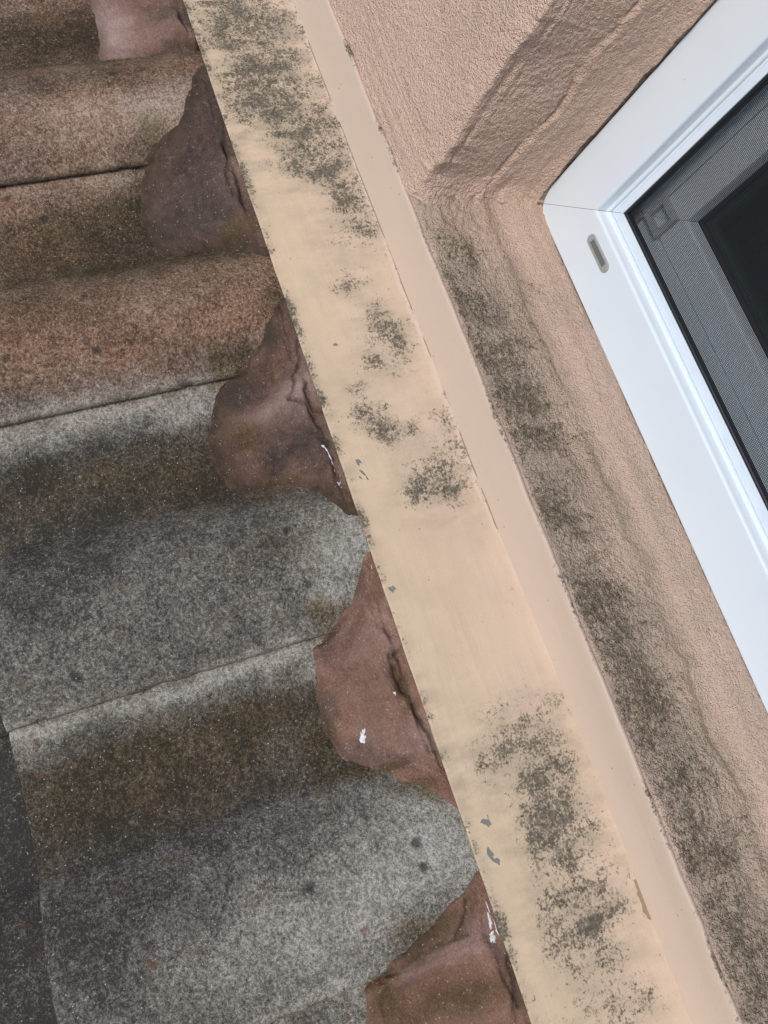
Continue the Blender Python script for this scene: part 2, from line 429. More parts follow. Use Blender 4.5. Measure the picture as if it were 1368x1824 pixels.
def make_tile(col, course):
    x0, x1 = EDGES[col], EDGES[col + 1]
    W = x1 - x0
    seed = col * 7 + course * 31
    dv = -0.372 * course
    # across: hidden lap, body, rounded lip and drop
    px = np.concatenate([np.linspace(x0 - 0.02, x0, 4)[:-1], np.linspace(x0, x1 - 0.0025, 104), [x1 - 0.0008, x1, x1 + 0.0003, x1 - 0.0010, x1 - 0.0100]])
    pw = np.concatenate([np.zeros(3), np.zeros(104), [-0.0006, -0.0020, -0.0056, -0.0076, -0.0080]])
    vv = np.concatenate([[V_TAIL - 0.0003, V_TAIL - 0.0002, V_TAIL, V_TAIL + 0.0015, V_TAIL + 0.004], np.linspace(V_TAIL + 0.008, V_HEAD, 106)])
    vw = np.concatenate([[-0.0180, -0.0070, -0.0022, -0.0006, 0.0], np.zeros(106)])
    X, V = np.meshgrid(px, vv, indexing='ij')
    DW = pw[:, None] + vw[None, :]
    p = (X - x0) / W
    Wd = tile_h(np.clip(p, -0.12, 1.0)) + DW
    Wd = Wd + 0.0007 * fbm(X * 14, (V + dv) * 9, 3, seed) + 0.0003 * fbm(X * 120, V * 120, 2, seed + 3)
    # chipped, slightly wandering edges
    chip = 0.0008 * fbm(V * 45, V * 0 + col + 3.3, 4, seed + 5) - 0.0020 * sstep(0.40, 0.7, perlin(V * 38, V * 0 + col * 3.1, seed + 8))
    chip2 = 0.0012 * fbm(X * 60, X * 0 + course, 4, seed + 6)
    X = X + chip * sstep(x1 - 0.012, x1 - 0.001, X)
    V2 = V + dv + chip2 * sstep(V_TAIL + 0.01, V_TAIL, V)
    Wd = Wd - 0.021 * course
    # mild lap tilt so each tail rides on the tile below
    if col == 4 and course == 0:
        Wd = Wd + 0.0070 * sstep(0.82, 1.0, p) * sstep(-0.06, 0.06, V)      # this tile rides up on its neighbour
    if course == 0:
        a = {"pink": blob_mask(PINK, X, V, 0.03, 1), "olive": blob_mask(OLIVE, X, V, 0.025, 2),
             "dark": blob_mask(DARK, X, V, 0.03, 3), "clean": blob_mask(CLEAN, X, V, 0.014, 4)}
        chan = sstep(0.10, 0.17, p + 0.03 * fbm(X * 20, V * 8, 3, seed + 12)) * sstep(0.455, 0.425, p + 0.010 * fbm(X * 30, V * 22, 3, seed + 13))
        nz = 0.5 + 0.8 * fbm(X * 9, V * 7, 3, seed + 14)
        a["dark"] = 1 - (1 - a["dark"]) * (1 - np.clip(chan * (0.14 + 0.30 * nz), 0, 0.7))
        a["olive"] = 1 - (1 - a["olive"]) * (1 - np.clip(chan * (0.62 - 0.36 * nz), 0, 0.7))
        red0 = sstep(-0.40, -0.47, X + 0.02 * fbm(X * 8, V * 8, 2, seed + 15)) * np.clip(0.62 + 0.6 * fbm(X * 11, V * 7, 3, seed + 16), 0, 0.8)
        a["pink"] = 1 - (1 - a["pink"]) * (1 - red0)
        a["clean"] = a["clean"] * (1 - 0.6 * chan)
        lip = sstep(0.985, 1.0, p)
        a["olive"] = np.maximum(a["olive"], 0.5 * lip)
    else:
        n = fbm(X * 6, V2 * 6, 3, seed)
        a = {"pink": sstep(0.25, 0.5, n) * 0.5, "olive": sstep(0.0, 0.5, -n) * 0.5, "dark": 1.05 + 0.25 * n, "clean": X * 0 + 0.25 * sstep(0.1, 0.03, p) * sstep(-.02, 0.0, p)}  # dark lower course, with shade below the step painted into its tone
    P = np.stack([X, V2, Wd], -1).reshape(-1, 3)
    o = mesh_obj("roof_tile", P, grid_faces(X.shape[0], X.shape[1]), M_TILE, roof, True, a)
    return o

for c in range(len(EDGES) - 1):
    for r in range(2):
        make_tile(c, r)
box_mesh("roof_deck", (-1.34, -0.62, -0.12), (0.80, 0.345, -0.062), M_DECK, roof)

# ------------------------------------------------------------------ mortar patches filling the tile channels under the flashing
MDARK = [(-0.68,0.16,0.07,0.05,0.75),(-0.62,0.13,0.03,0.06,0.7),(-0.741,0.194,0.071,0.043,0.8),(-0.785,0.186,0.033,0.022,0.8),(-0.692,0.134,0.046,0.048,0.8),(-0.634,0.1,0.037,0.033,0.8),(-0.632,0.151,0.037,0.048,0.7),(-0.924,0.172,0.043,0.045,0.7),(-0.911,0.201,0.043,0.011,0.9),(-0.447,0.159,0.034,0.026,0.95),(-0.394,0.112,0.026,0.037,0.9),(-0.34,0.085,0.037,0.024,0.6),(-0.318,0.146,0.031,0.056,0.95),(-0.336,0.183,0.026,0.025,0.9),(-0.29,0.175,0.019,0.025,0.7),(-0.402,0.139,0.02,0.025,0.6),(-0.033,0.105,0.031,0.011,0.8),(-0.108,0.135,0.028,0.023,0.6),(0.003,0.122,0.013,0.033,0.7),(0.019,0.146,0.013,0.033,0.5),(-0.151,0.173,0.029,0.018,0.4),(0.219,0.192,0.027,0.011,0.6),(0.257,0.193,0.027,0.01,0.8)]  # black algae stains, painted stronger so the mortar hollows look shaded
MOLIVE = [(-0.596,0.172,0.018,0.024,0.9),(-0.589,0.147,0.009,0.027,0.8),(-0.35,0.112,0.019,0.031,0.8),(-0.402,0.155,0.007,0.006,1.0),(-0.452,0.199,0.041,0.016,0.4),(-0.286,0.13,0.006,0.036,0.9),(-0.292,0.096,0.005,0.024,0.6),(-0.051,0.179,0.022,0.008,0.9),(-0.032,0.178,0.021,0.008,0.7),(0.024,0.138,0.008,0.033,0.9),(0.046,0.165,0.007,0.022,0.9),(-0.018,0.101,0.026,0.011,0.7),(0.167,0.144,0.019,0.032,0.8),(0.177,0.118,0.014,0.026,0.7),(0.155,0.177,0.014,0.013,0.5),(0.205,0.081,0.031,0.017,0.95),(0.227,0.127,0.018,0.046,0.8),(0.236,0.162,0.018,0.031,0.6),(-0.234,0.188,0.009,0.015,0.8)]
MPALE = [(-0.93,0.100,0.06,0.024,1.0),(-0.923,0.103,0.042,0.025,0.9),(-0.66,0.173,0.03,0.021,0.25),(-0.665,0.191,0.031,0.013,0.5),(-0.379,0.177,0.02,0.028,0.95),(-0.402,0.197,0.033,0.013,0.6),(-0.362,0.138,0.015,0.036,0.8),(-0.312,0.194,0.038,0.008,0.5),(-0.111,0.184,0.028,0.012,0.5),(-0.095,0.161,0.022,0.047,0.2),(0.006,0.156,0.026,0.056,0.25),(0.001,0.193,0.031,0.017,0.35),(0.19,0.141,0.011,0.047,0.6),(0.178,0.173,0.019,0.021,0.4),(-0.902,0.16,0.026,0.029,0.4)]
PATCHES = [
 ("pale and dark mortar patch at the far end of the flashing", [(-1.0062,0.0883),(-0.9503,0.0849),(-0.9139,0.0829),(-0.8809,0.0743),(-0.8788,0.1173),(-0.8793,0.155),(-0.8762,0.1925),(-0.88,0.2155),(-0.9934,0.2155)]),
 ("dark purple grey mortar patch with an olive lower tip", [(-0.818,0.1822),(-0.8033,0.1736),(-0.775,0.1594),(-0.7438,0.1413),(-0.7348,0.1192),(-0.7202,0.0973),(-0.6998,0.0834),(-0.6617,0.0731),(-0.6189,0.0729),(-0.5886,0.083),(-0.5865,0.1013),(-0.5863,0.1331),(-0.5792,0.1571),(-0.5661,0.1763),(-0.5539,0.1906),(-0.5583,0.2155),(-0.818,0.2155)]),
 ("half blackened mortar patch with pink streak and a yellow spot", [(-0.4812,0.1908),(-0.4673,0.1706),(-0.4489,0.1557),(-0.4335,0.145),(-0.4237,0.1266),(-0.4148,0.1057),(-0.4067,0.0962),(-0.383,0.082),(-0.3528,0.0698),(-0.3267,0.0699),(-0.2922,0.0793),(-0.283,0.099),(-0.2836,0.123),(-0.2744,0.1505),(-0.2552,0.1689),(-0.2374,0.1755),(-0.2266,0.1844),(-0.2258,0.1964),(-0.228,0.2155),(-0.4814,0.2155)]),
 ("pinkish red mortar patch with a white chip and brown lower rim", [(-0.1757,0.1872),(-0.165,0.1775),(-0.1495,0.1682),(-0.131,0.1502),(-0.1191,0.1317),(-0.1092,0.1113),(-0.0966,0.1114),(-0.0654,0.1033),(-0.0388,0.1006),(-0.0135,0.1037),(0.0051,0.1116),(0.0127,0.1231),(0.0243,0.1418),(0.0438,0.1634),(0.057,0.1788),(0.0698,0.1915),(0.0769,0.2155),(-0.1757,0.2155)]),
 ("pink and brown mortar patch with white paint streaks", [(0.136,0.1951),(0.1439,0.1779),(0.1515,0.1581),(0.1624,0.1348),(0.173,0.112),(0.1804,0.0881),(0.1854,0.0743),(0.1972,0.0657),(0.2154,0.0616),(0.2481,0.0597),(0.278,0.0697),(0.3109,0.0987),(0.3512,0.1456),(0.3681,0.1868),(0.36,0.2155),(0.1352,0.2155)]),
]

def poly_sdf(x, v, poly):
    P = np.array(poly); Q = np.roll(P, -1, 0)
    best = np.full(x.shape, 1e9); inside = np.zeros(x.shape, bool)
    for (ax, av), (bx, bv) in zip(P, Q):
        ex, ev = bx - ax, bv - av
        t = np.clip(((x - ax) * ex + (v - av) * ev) / (ex * ex + ev * ev + 1e-12), 0, 1)
        best = np.minimum(best, np.hypot(x - ax - t * ex, v - av - t * ev))
        c = ((av > v) != (bv > v)) & (x < (bx - ax) * (v - av) / (bv - av + 1e-15) + ax)
        inside ^= c
    return np.where(inside, best, -best)

CRACKS = {
 1: [[(-0.7482,0.1966),(-0.7198,0.1875),(-0.6869,0.1833),(-0.6636,0.1749),(-0.6389,0.1768)],[(-0.7623,0.1626),(-0.7805,0.1846),(-0.793,0.1893)],[(-0.6962,0.0833),(-0.7131,0.1036),(-0.7274,0.1169)],[(-0.70,0.186),(-0.672,0.180),(-0.652,0.186)]],
 2: [[(-0.4065,0.0942),(-0.4127,0.1174),(-0.421,0.1353),(-0.4387,0.151),(-0.4579,0.1617),(-0.473,0.1757)],[(-0.436,0.1938),(-0.4088,0.1869),(-0.3957,0.1765),(-0.3777,0.1698),(-0.3686,0.1645),(-0.3599,0.1802),(-0.3462,0.1855),(-0.3281,0.1894),(-0.3109,0.1903)],[(-0.3806,0.1866),(-0.3716,0.1806),(-0.3558,0.1885),(-0.3449,0.2042)],[(-0.2893,0.0832),(-0.2896,0.113),(-0.2882,0.1307)]],
 3: [[(-0.0791,0.1795),(-0.065,0.1782),(-0.0504,0.1791),(-0.0385,0.1808)],[(-0.0751,0.1829),(-0.0794,0.1879)],[(-0.1093,0.1176),(-0.1163,0.1344),(-0.1265,0.1494)],[(-0.0279,0.1872),(-0.0044,0.1897),(0.0188,0.1921),(0.0409,0.1928)]],
 4: [[(0.1859,0.0755),(0.1833,0.0933),(0.1824,0.107),(0.1795,0.127),(0.1806,0.1431),(0.18,0.1544),(0.1806,0.1664)],[(0.1878,0.0865),(0.1825,0.1097),(0.1783,0.1139)],[(0.1519,0.174),(0.169,0.1641),(0.1788,0.1537)],[(0.2101,0.1942),(0.2286,0.1924),(0.2499,0.1876)]]}
RIDGES = {  # trowelled ridges (+) and hollows (-): start, end, width, height
 0: [((-0.915, 0.11), (-0.90, 0.19), 0.012, 0.004)],
 1: [((-0.70, 0.10), (-0.735, 0.165), 0.016, -0.005), ((-0.645, 0.10), (-0.665, 0.19), 0.018, 0.005), ((-0.60, 0.12), (-0.60, 0.17), 0.012, -0.004)],
 2: [((-0.397, 0.115), (-0.438, 0.178), 0.020, -0.008), ((-0.352, 0.098), (-0.384, 0.190), 0.016, 0.008), ((-0.318, 0.11), (-0.342, 0.19), 0.018, -0.008), ((-0.255, 0.17), (-0.30, 0.185), 0.012, 0.004)],
 3: [((-0.13, 0.165), (-0.09, 0.14), 0.015, -0.004), ((-0.05, 0.115), (-0.055, 0.165), 0.022, 0.006), ((-0.060, 0.180), (-0.042, 0.182), 0.006, -0.006), ((0.02, 0.15), (0.0, 0.17), 0.014, -0.004)],
 4: [((0.178, 0.12), (0.182, 0.17), 0.009, -0.005), ((0.195, 0.10), (0.192, 0.17), 0.012, 0.005), ((0.215, 0.09), (0.22, 0.17), 0.012, -0.004)]}

def seg_dist(x, v, a, b):
    ex, ev = b[0] - a[0], b[1] - a[1]
    t = np.clip(((x - a[0]) * ex + (v - a[1]) * ev) / (ex * ex + ev * ev + 1e-12), 0, 1)
    return np.hypot(x - a[0] - t * ex, v - a[1] - t * ev)

def crack_dist(x, v, i):
    xx = x + 0.0035 * fbm(x * 90, v * 90, 3, 140 + i); vv = v + 0.0035 * fbm(x * 90, v * 90, 3, 150 + i)
    best = np.full(np.shape(x), 1.0)
    for line in CRACKS.get(i, []):
        for a, b in zip(line[:-1], line[1:]):
            best = np.minimum(best, seg_dist(xx, vv, a, b))
    return best

def mortar_height(x, v, d, seed):
    lift = 0.0070 * sstep(-0.118 + 0.82 * 0.305, 0.187, x) * (np.asarray(x) < 0.187) * sstep(-0.06, 0.06, v)
    ht = roof_h(x) + lift
    # tile relief softened beneath the trowelled mortar
    hs = [roof_h(x + q) for q in np.arange(-0.020, 0.0201, 0.004)]
    mx = [np.maximum.reduce(hs[q:q + 6]) for q in range(6)]
    lft = 0.0070 * sstep(0.150, 0.187, x) * sstep(0.215, 0.187, x) * sstep(-0.06, 0.06, v)
    sm = np.maximum(sum(mx) / 6 - 0.0012 + lft, ht)
    ht = ht + (sm - ht) * sstep(0.0, 0.014, d)
    top = W_APRON - 0.0125 - 0.47 * (V_APRON - v) + 0.9 * (V_APRON - v) ** 2 + 0.0045 * fbm(x * 13, v * 13, 3, seed + 7)
    base = ht + (-0.0050 + (0.0068 + 0.0016 * fbm(x * 30, v * 30, 2, seed + 8)) * sstep(-0.004, 0.0022, d))
    f = base + (top - base) * sstep(-0.001, 0.016, d)
    kk = 0.010
    hh = np.clip(0.5 + 0.5 * (f - base) / kk, 0, 1)
    w = base * (1 - hh) + f * hh + kk * hh * (1 - hh) * 0.6 * sstep(0.0, 0.02, d)
    for a, b, wd, hg in RIDGES.get(seed - 60, []):
        w = w + 1.45 * hg * np.exp(-(seg_dist(x, v, a, b) / wd) ** 2) * sstep(0.0, 0.022, d)
    w = np.maximum(w, base + 0.0006)
    w = w + 0.0009 * fbm(x * 190, v * 200, 3, seed + 31) * sstep(0, 0.006, d)
    w = w + 0.0016 * fbm(x * 22, v * 22, 4, seed) * sstep(0, 0.01, d)
    w = w + 0.0017 * fbm(x * 15, v * 150, 3, seed + 2) * sstep(0.032, 0.006, V_APRON - v) * sstep(0, .01, d)
    w = w - 0.0034 * np.exp(-(crack_dist(x, v, seed - 60) / (0.0010 + 0.0007 * perlin(x * 60, v * 60, seed + 41))) ** 2)
    # rough broken lip just under the flashing
    lip = sstep(0.012 + 0.008 * perlin(x * 40, v * 0, seed + 21), 0.004, V_APRON - v)
    w = w - 0.0060 * lip * (0.6 + sstep(-0.2, 0.4, perlin(x * 26, v * 0 + 5, seed + 23)))
    w = np.where(d > 0.002, np.maximum(w, ht + 0.0012 + 0.0008 * fbm(x * 60, v * 60, 2, seed + 51)), w)
    return np.minimum(w, W_APRON - 0.0016)

CHIPS = {  # small bare or white paint spots: (x, v, length along x, width, angle)
 2: [(-0.3065, 0.1822, 0.006, 0.0030, 0.5), (-0.3015, 0.1838, 0.007, 0.0016, 0.35), (-0.2945, 0.1852, 0.012, 0.0021, 0.15), (-0.2870, 0.1860, 0.010, 0.0013, 0.1), (-0.2775, 0.1862, 0.004, 0.0008, 0.0), (-0.2625, 0.1858, 0.007, 0.0042, -0.3), (-0.2575, 0.1868, 0.003, 0.0010, 0.2)],
 3: [(-0.0125, 0.1323, 0.0145, 0.0062, -0.35), (-0.0407, 0.1721, 0.0042, 0.0030, 0.2), (-0.166, 0.1885, 0.007, 0.0009, -0.1)],
 4: [(0.165, 0.1905, 0.012, 0.0016, 0.05), (0.178, 0.1886, 0.018, 0.0034, -0.1), (0.1915, 0.1872, 0.014, 0.0062, -0.25), (0.186, 0.1925, 0.016, 0.0014, 0.05)]}

rnd = random.Random(4)
for i, (lab, poly) in enumerate(PATCHES):
    P = np.array(poly)
    st = 0.0014
    xs = np.arange(P[:, 0].min() - 0.012, P[:, 0].max() + 0.012, st)
    vs = np.arange(P[:, 1].min() - 0.012, 0.2125, st)
    X, V = np.meshgrid(xs, vs, indexing='ij')
    d = poly_sdf(X, V, poly) + 0.0045 * fbm(X * 55, V * 55, 4, 40 + i)
    d = d + 0.010 * sstep(0.016, 0.0, V_APRON - V) * sstep(-0.012, 0.0, d)
    Wd = mortar_height(X, V, d, 60 + i)
    keep = (d[:-1, :-1] > -0.006) | (d[1:, 1:] > -0.006)
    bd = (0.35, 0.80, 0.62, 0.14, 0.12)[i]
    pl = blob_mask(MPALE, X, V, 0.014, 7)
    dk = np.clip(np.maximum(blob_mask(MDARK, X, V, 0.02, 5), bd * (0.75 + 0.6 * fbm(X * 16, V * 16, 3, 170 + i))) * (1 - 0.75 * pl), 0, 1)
    cd = crack_dist(X, V, i)
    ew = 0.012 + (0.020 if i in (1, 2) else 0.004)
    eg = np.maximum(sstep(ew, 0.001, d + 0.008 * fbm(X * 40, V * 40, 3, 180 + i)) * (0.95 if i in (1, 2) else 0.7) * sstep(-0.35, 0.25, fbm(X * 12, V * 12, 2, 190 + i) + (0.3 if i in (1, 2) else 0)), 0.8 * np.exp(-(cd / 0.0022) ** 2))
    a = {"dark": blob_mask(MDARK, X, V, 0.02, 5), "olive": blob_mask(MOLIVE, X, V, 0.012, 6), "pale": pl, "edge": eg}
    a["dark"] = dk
    Pm = np.stack([X, V, Wd], -1).reshape(-1, 3)
    Pm, F, a = compact(Pm, grid_faces(X.shape[0], X.shape[1], keep), a)
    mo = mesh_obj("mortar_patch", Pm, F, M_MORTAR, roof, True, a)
    mo["label"] = lab
    for cx, cv, ln, wd, ang in CHIPS.get(i, []):
        n = 22
        ring = []
        for q in range(n):
            t = 2 * math.pi * q / n
            r = 1 + 0.75 * (rnd.random() - 0.5) + 0.25 * math.sin(3 * t + cx * 90)
            lx, lv = 0.5 * ln * r * math.cos(t), 0.5 * wd * r * math.sin(t)
            ring.append((cx + lx * math.cos(ang) - lv * math.sin(ang), cv + lx * math.sin(ang) + lv * math.cos(ang)))
        pts = [(cx, cv)] + [(cx + 0.5 * (a_ - cx), cv + 0.5 * (b_ - cv)) for a_, b_ in ring] + ring
        pts = np.array(pts)
        dd = poly_sdf(pts[:, 0], pts[:, 1], poly) + 0.0045 * fbm(pts[:, 0] * 55, pts[:, 1] * 55, 4, 40 + i)
        zz = mortar_height(pts[:, 0], pts[:, 1], dd, 60 + i) + 0.0007
        zz[n + 1:] -= 0.0011
        fs = [(0, 1 + q, 1 + (q + 1) % n) for q in range(n)] + [(1 + q, n + 1 + q, n + 1 + (q + 1) % n, 1 + (q + 1) % n) for q in range(n)]
        mesh_obj("paint_chip", np.column_stack([pts, zz]), fs, M_CHIP, mo, True)

# ------------------------------------------------------------------ the flashing: apron on the slope, upstand against the wall
flash = empty("roof_flashing", ROOF_LOC, (TH, 0, 0),
              "long cream painted metal flashing strip spotted with black mould between roof tiles and wall", "flashing")
flash["kind"] = "thing"
MOLD = [(-0.892,0.236,0.051,0.045,0.8),(-0.877,0.282,0.051,0.046,0.7),(-0.819,0.237,0.049,0.044,0.9),(-0.804,0.283,0.05,0.045,0.7),(-0.76,0.221,0.04,0.036,1.0),(-0.745,0.258,0.048,0.044,1),(-0.756,0.304,0.033,0.03,0.6),(-0.701,0.266,0.039,0.036,0.9),(-0.703,0.306,0.04,0.037,0.8),(-0.649,0.278,0.038,0.036,0.8),(-0.652,0.307,0.031,0.029,0.8),(-0.661,0.254,0.031,0.028,0.6),(-0.587,0.3,0.03,0.029,0.8),(-0.547,0.301,0.029,0.028,0.7),(-0.613,0.295,0.03,0.029,0.6),(-0.536,0.318,0.022,0.021,0.6),(-0.859,0.213,0.033,0.029,0.5),(-0.855,0.312,0.026,0.023,0.6),(-0.481,0.266,0.02,0.019,0.7),(-0.435,0.288,0.019,0.019,0.95),(-0.407,0.295,0.022,0.022,0.85),(-0.383,0.26,0.023,0.023,0.7),(-0.381,0.299,0.02,0.02,0.6),(-0.326,0.235,0.022,0.022,0.8),(-0.302,0.249,0.019,0.019,0.9),(-0.36,0.239,0.013,0.013,0.4),(-0.286,0.312,0.025,0.026,0.55),(-0.295,0.279,0.013,0.013,0.5),(-0.304,0.325,0.016,0.017,0.5),(-0.24,0.282,0.028,0.029,1),(-0.227,0.258,0.018,0.019,0.9),(-0.222,0.301,0.024,0.026,0.7),(-0.261,0.329,0.013,0.013,0.5),(0.044,0.243,0.025,0.029,0.8),(0.033,0.284,0.021,0.023,0.9),(0.065,0.298,0.025,0.029,0.9),(0.076,0.266,0.02,0.023,0.8),(0.098,0.269,0.025,0.029,1),(0.101,0.292,0.025,0.029,0.7),(0.123,0.264,0.024,0.028,0.9),(0.137,0.246,0.017,0.019,0.7),(0.146,0.272,0.024,0.028,0.8),(0.145,0.297,0.019,0.023,0.5),(0.189,0.266,0.026,0.03,1),(0.208,0.275,0.023,0.028,0.9),(0.199,0.25,0.018,0.022,0.9),(0.192,0.3,0.023,0.028,0.7),(0.233,0.264,0.023,0.027,0.6),(0.224,0.239,0.016,0.019,0.45),(0.232,0.288,0.018,0.022,0.5),(0.277,0.279,0.022,0.027,0.4),(0.288,0.297,0.009,0.011,0.7),(0.271,0.253,0.018,0.021,0.4),(0.021,0.264,0.026,0.029,0.5),(0.025,0.312,0.021,0.024,0.5),(0.052,0.227,0.015,0.017,0.6)]
PEEL = [(-0.413,0.2293,0.003,0.006,1.0),(-0.2758,0.2102,0.006,0.003,1.0),(-0.2598,0.2093,0.007,0.002,1.0),(-0.1366,0.1994,0.008,0.003,1.0),(0.0932,0.2115,0.005,0.004,1.0),(0.099,0.2125,0.004,0.003,1.0),(0.120,0.2045,0.007,0.0025,1.0),(0.129,0.2075,0.006,0.003,1.0),(-0.09,0.198,0.012,0.003,.6),(0.245,0.199,0.008,0.003,.7)]
BROWN = [(0.165,0.3335,0.012,0.0022,1.0),(0.180,0.3325,0.012,0.0032,1.0),(0.196,0.3312,0.012,0.0050,1.0),(0.210,0.3300,0.010,0.0046,1.0),(0.221,0.3288,0.007,0.003,1.0),(0.285,0.236,0.010,0.008,.6)]
CREASE_V = lambda x: 0.3268 + 0.0095 * sstep(-0.2, 0.0, x)

X1, X2 = -1.32, 0.79
xs = np.arange(X1, X2, 0.0036)
v0 = np.array([-0.0004, -0.0008, -0.0009, -0.0004, 0.0006])           # folded hem
w0 = np.array([-0.0030, -0.0022, -0.0012, -0.0003, 0.0])
vb = np.linspace(0.002, 0.1445, 62)
Vr = np.concatenate([v0, vb])
Wr = np.concatenate([w0, np.zeros(len(vb))])
X, V = np.meshgrid(xs, Vr + V_APRON, indexing='ij')
Wd = W_APRON + np.broadcast_to(Wr, X.shape).copy()
Wd += 0.0016 * fbm(X * 6, V * 12, 3, 5) + 0.00035 * fbm(X * 40, V * 60, 2, 6)
edge_wob = 0.0007 * fbm(X * 20, X * 0, 3, 9)
V = V + edge_wob * sstep(0.02, 0.0, V - V_APRON)
cv = 0.3268 + 0.0095 * sstep(-0.2, 0.0, X) + 0.0012 * fbm(X * 30, X * 0 + 2, 4, 13)
dcr = cv - V
skin = sstep(0.0005, -0.0008, dcr - 0.0035 - 0.003 * np.clip(fbm(X * 16, X * 0 + 7, 4, 15) * 2, -1, 1))  # thick coat lapping off the upstand
Wd = Wd + 0.0007 * skin
m = blob_mask(MOLD, X, V, 0.012, 8, 0.9)
edge_m = sstep(0.012, 0.001, V - V_APRON) * (0.30 + 0.75 * sstep(-0.15, 0.35, fbm(X * 13, V * 4, 3, 17)))
crease_m = np.exp(-(dcr / 0.0022) ** 2) * np.clip(0.45 + 0.7 * fbm(X * 12, X * 0 + 1, 4, 19) * 2, 0, 1) * 0.85
streak = 0.35 * sstep(-0.35, -0.55, X) * sstep(0.05, 0.5, fbm(X * 55, V * 9, 3, 23)) + 0.16 * sstep(0.1, 0.5, fbm(X * 9, V * 9, 3, 29))
streak += 0.22 * sstep(0.16, 0.28, X)
mold = np.clip(np.maximum(np.maximum(m + streak * 0.6 * (1 - m), edge_m), crease_m), 0, 1)
mold = np.where(dcr < -0.003, 0.12 * mold, mold)
warm = np.clip(1 - sstep(0.0, 0.10, V - V_APRON - 0.02) + 0.35 * fbm(X * 6, V * 10, 3, 31), 0, 1) * sstep(-0.95, -0.55, X + 0.2)
hw = 0.0085 * fbm(X * 130, V * 130, 4, 301); hv = 0.0085 * fbm(X * 150, V * 150, 3, 302)
crk_l = np.exp(-((dcr - 0.0012 * fbm(X * 40, X * 0, 3, 303)) / 0.0013) ** 2) * sstep(-0.35, 0.10, fbm(X * 11, X * 0 + 9, 3, 304))
stain = np.clip(blob_mask(MOLD, X, V, 0.02, 58, 3.2) * 0.75 + 0.25 * sstep(0.0, 0.5, fbm(X * 7, V * 12, 3, 305)) + 0.5 * sstep(0.022, 0.0, V - V_APRON) + 0.2 * sstep(-0.5, -0.8, X), 0, 1)
a = {"stain": stain, "mold": mold, "warm": np.where(skin > 0.5, 0, warm), "fresh": np.maximum(skin, sstep(0.004, -0.001, dcr)) * 0.9, "peel": blob_mask(PEEL, X + hw, V + hv, 0.0, 10), "brown": np.maximum(blob_mask(BROWN, X + 0.5 * hw, V + 0.5 * hv, 0.0, 11), crk_l)}
mesh_obj("apron", np.stack([X, V, Wd], -1).reshape(-1, 3), grid_faces(*X.shape), M_FLASH, flash, True, a)

# upstand, in the same local axes (vertical in the world, so it leans in the slope's axes)
YW = 0.565                                  # wall plane, metres in front of the eye
Z_TOP = -0.5665                             # top of the upstand, relative to the eye
def to_local(y, z):
    yy, zz = y - ROOF_LOC[1], (z + H) - ROOF_LOC[2]
    return yy * math.cos(TH) + zz * math.sin(TH), -yy * math.sin(TH) + zz * math.cos(TH)
z_base = -0.655
prof = [(YW - 0.0035, z_base), (YW - 0.0035, -0.640), (YW - 0.0037, -0.625), (YW - 0.0038, -0.610), (YW - 0.0038, -0.600), (YW - 0.0038, -0.590), (YW - 0.0039, -0.580), (YW - 0.004, -0.572),
        (YW - 0.0040, -0.5678), (YW - 0.0037, -0.5670), (YW - 0.0030, -0.5666), (YW - 0.0012, -0.5667), (YW + 0.0006, -0.5672), (YW + 0.0016, -0.5690), (YW + 0.0030, -0.5740)]
pr = np.array(prof)
X, I = np.meshgrid(xs, np.arange(len(prof)), indexing='ij')
Yw = pr[:, 0][I]; Zw = pr[:, 1][I]
crease_shift = 0.009 * sstep(-0.2, 0.0, X) * 0.9
topk = sstep(-0.60, -0.568, Zw)
Yw = Yw + crease_shift * (1 - topk) * 0.35 + 0.0006 * fbm(X * 9, Zw * 20, 3, 41)
wob = 0.0030 * fbm(X * 14, X * 0 + 4, 4, 43)
Zw = Zw + topk * wob
Yw = Yw - topk * 0.0010 * fbm(X * 22, X * 0 + 8, 3, 44)
Vl, Wl = to_local(Yw, Zw)
tz = (Zw - z_base) / (Z_TOP - z_base)
mold = 0.30 * sstep(0.2, 0.5, fbm(X * 10, Zw * 25, 3, 45)) * sstep(0.5, 0.2, tz) + 0.80 * sstep(0.97, 1.0, tz) * sstep(-0.3, 0.4, fbm(X * 9, X * 0 + 12, 3, 48))
a = {"stain": 0.75 * sstep(-0.05, 0.45, fbm(X * 6, Zw * 22, 4, 306)) + 0.3 * sstep(0.85, 1.0, tz), "mold": mold, "warm": X * 0 + 0.05, "fresh": X * 0 + 0.9, "peel": X * 0, "brown": 0.75 * sstep(0.80, 0.93, tz) * sstep(0.15, 0.4, fbm(X * 9, X * 0 + 3, 3, 47)) * sstep(-0.2, -0.1, X)}
mesh_obj("upstand", np.stack([X, Vl, Wl], -1).reshape(-1, 3), grid_faces(*X.shape), M_FLASH, flash, True, a)

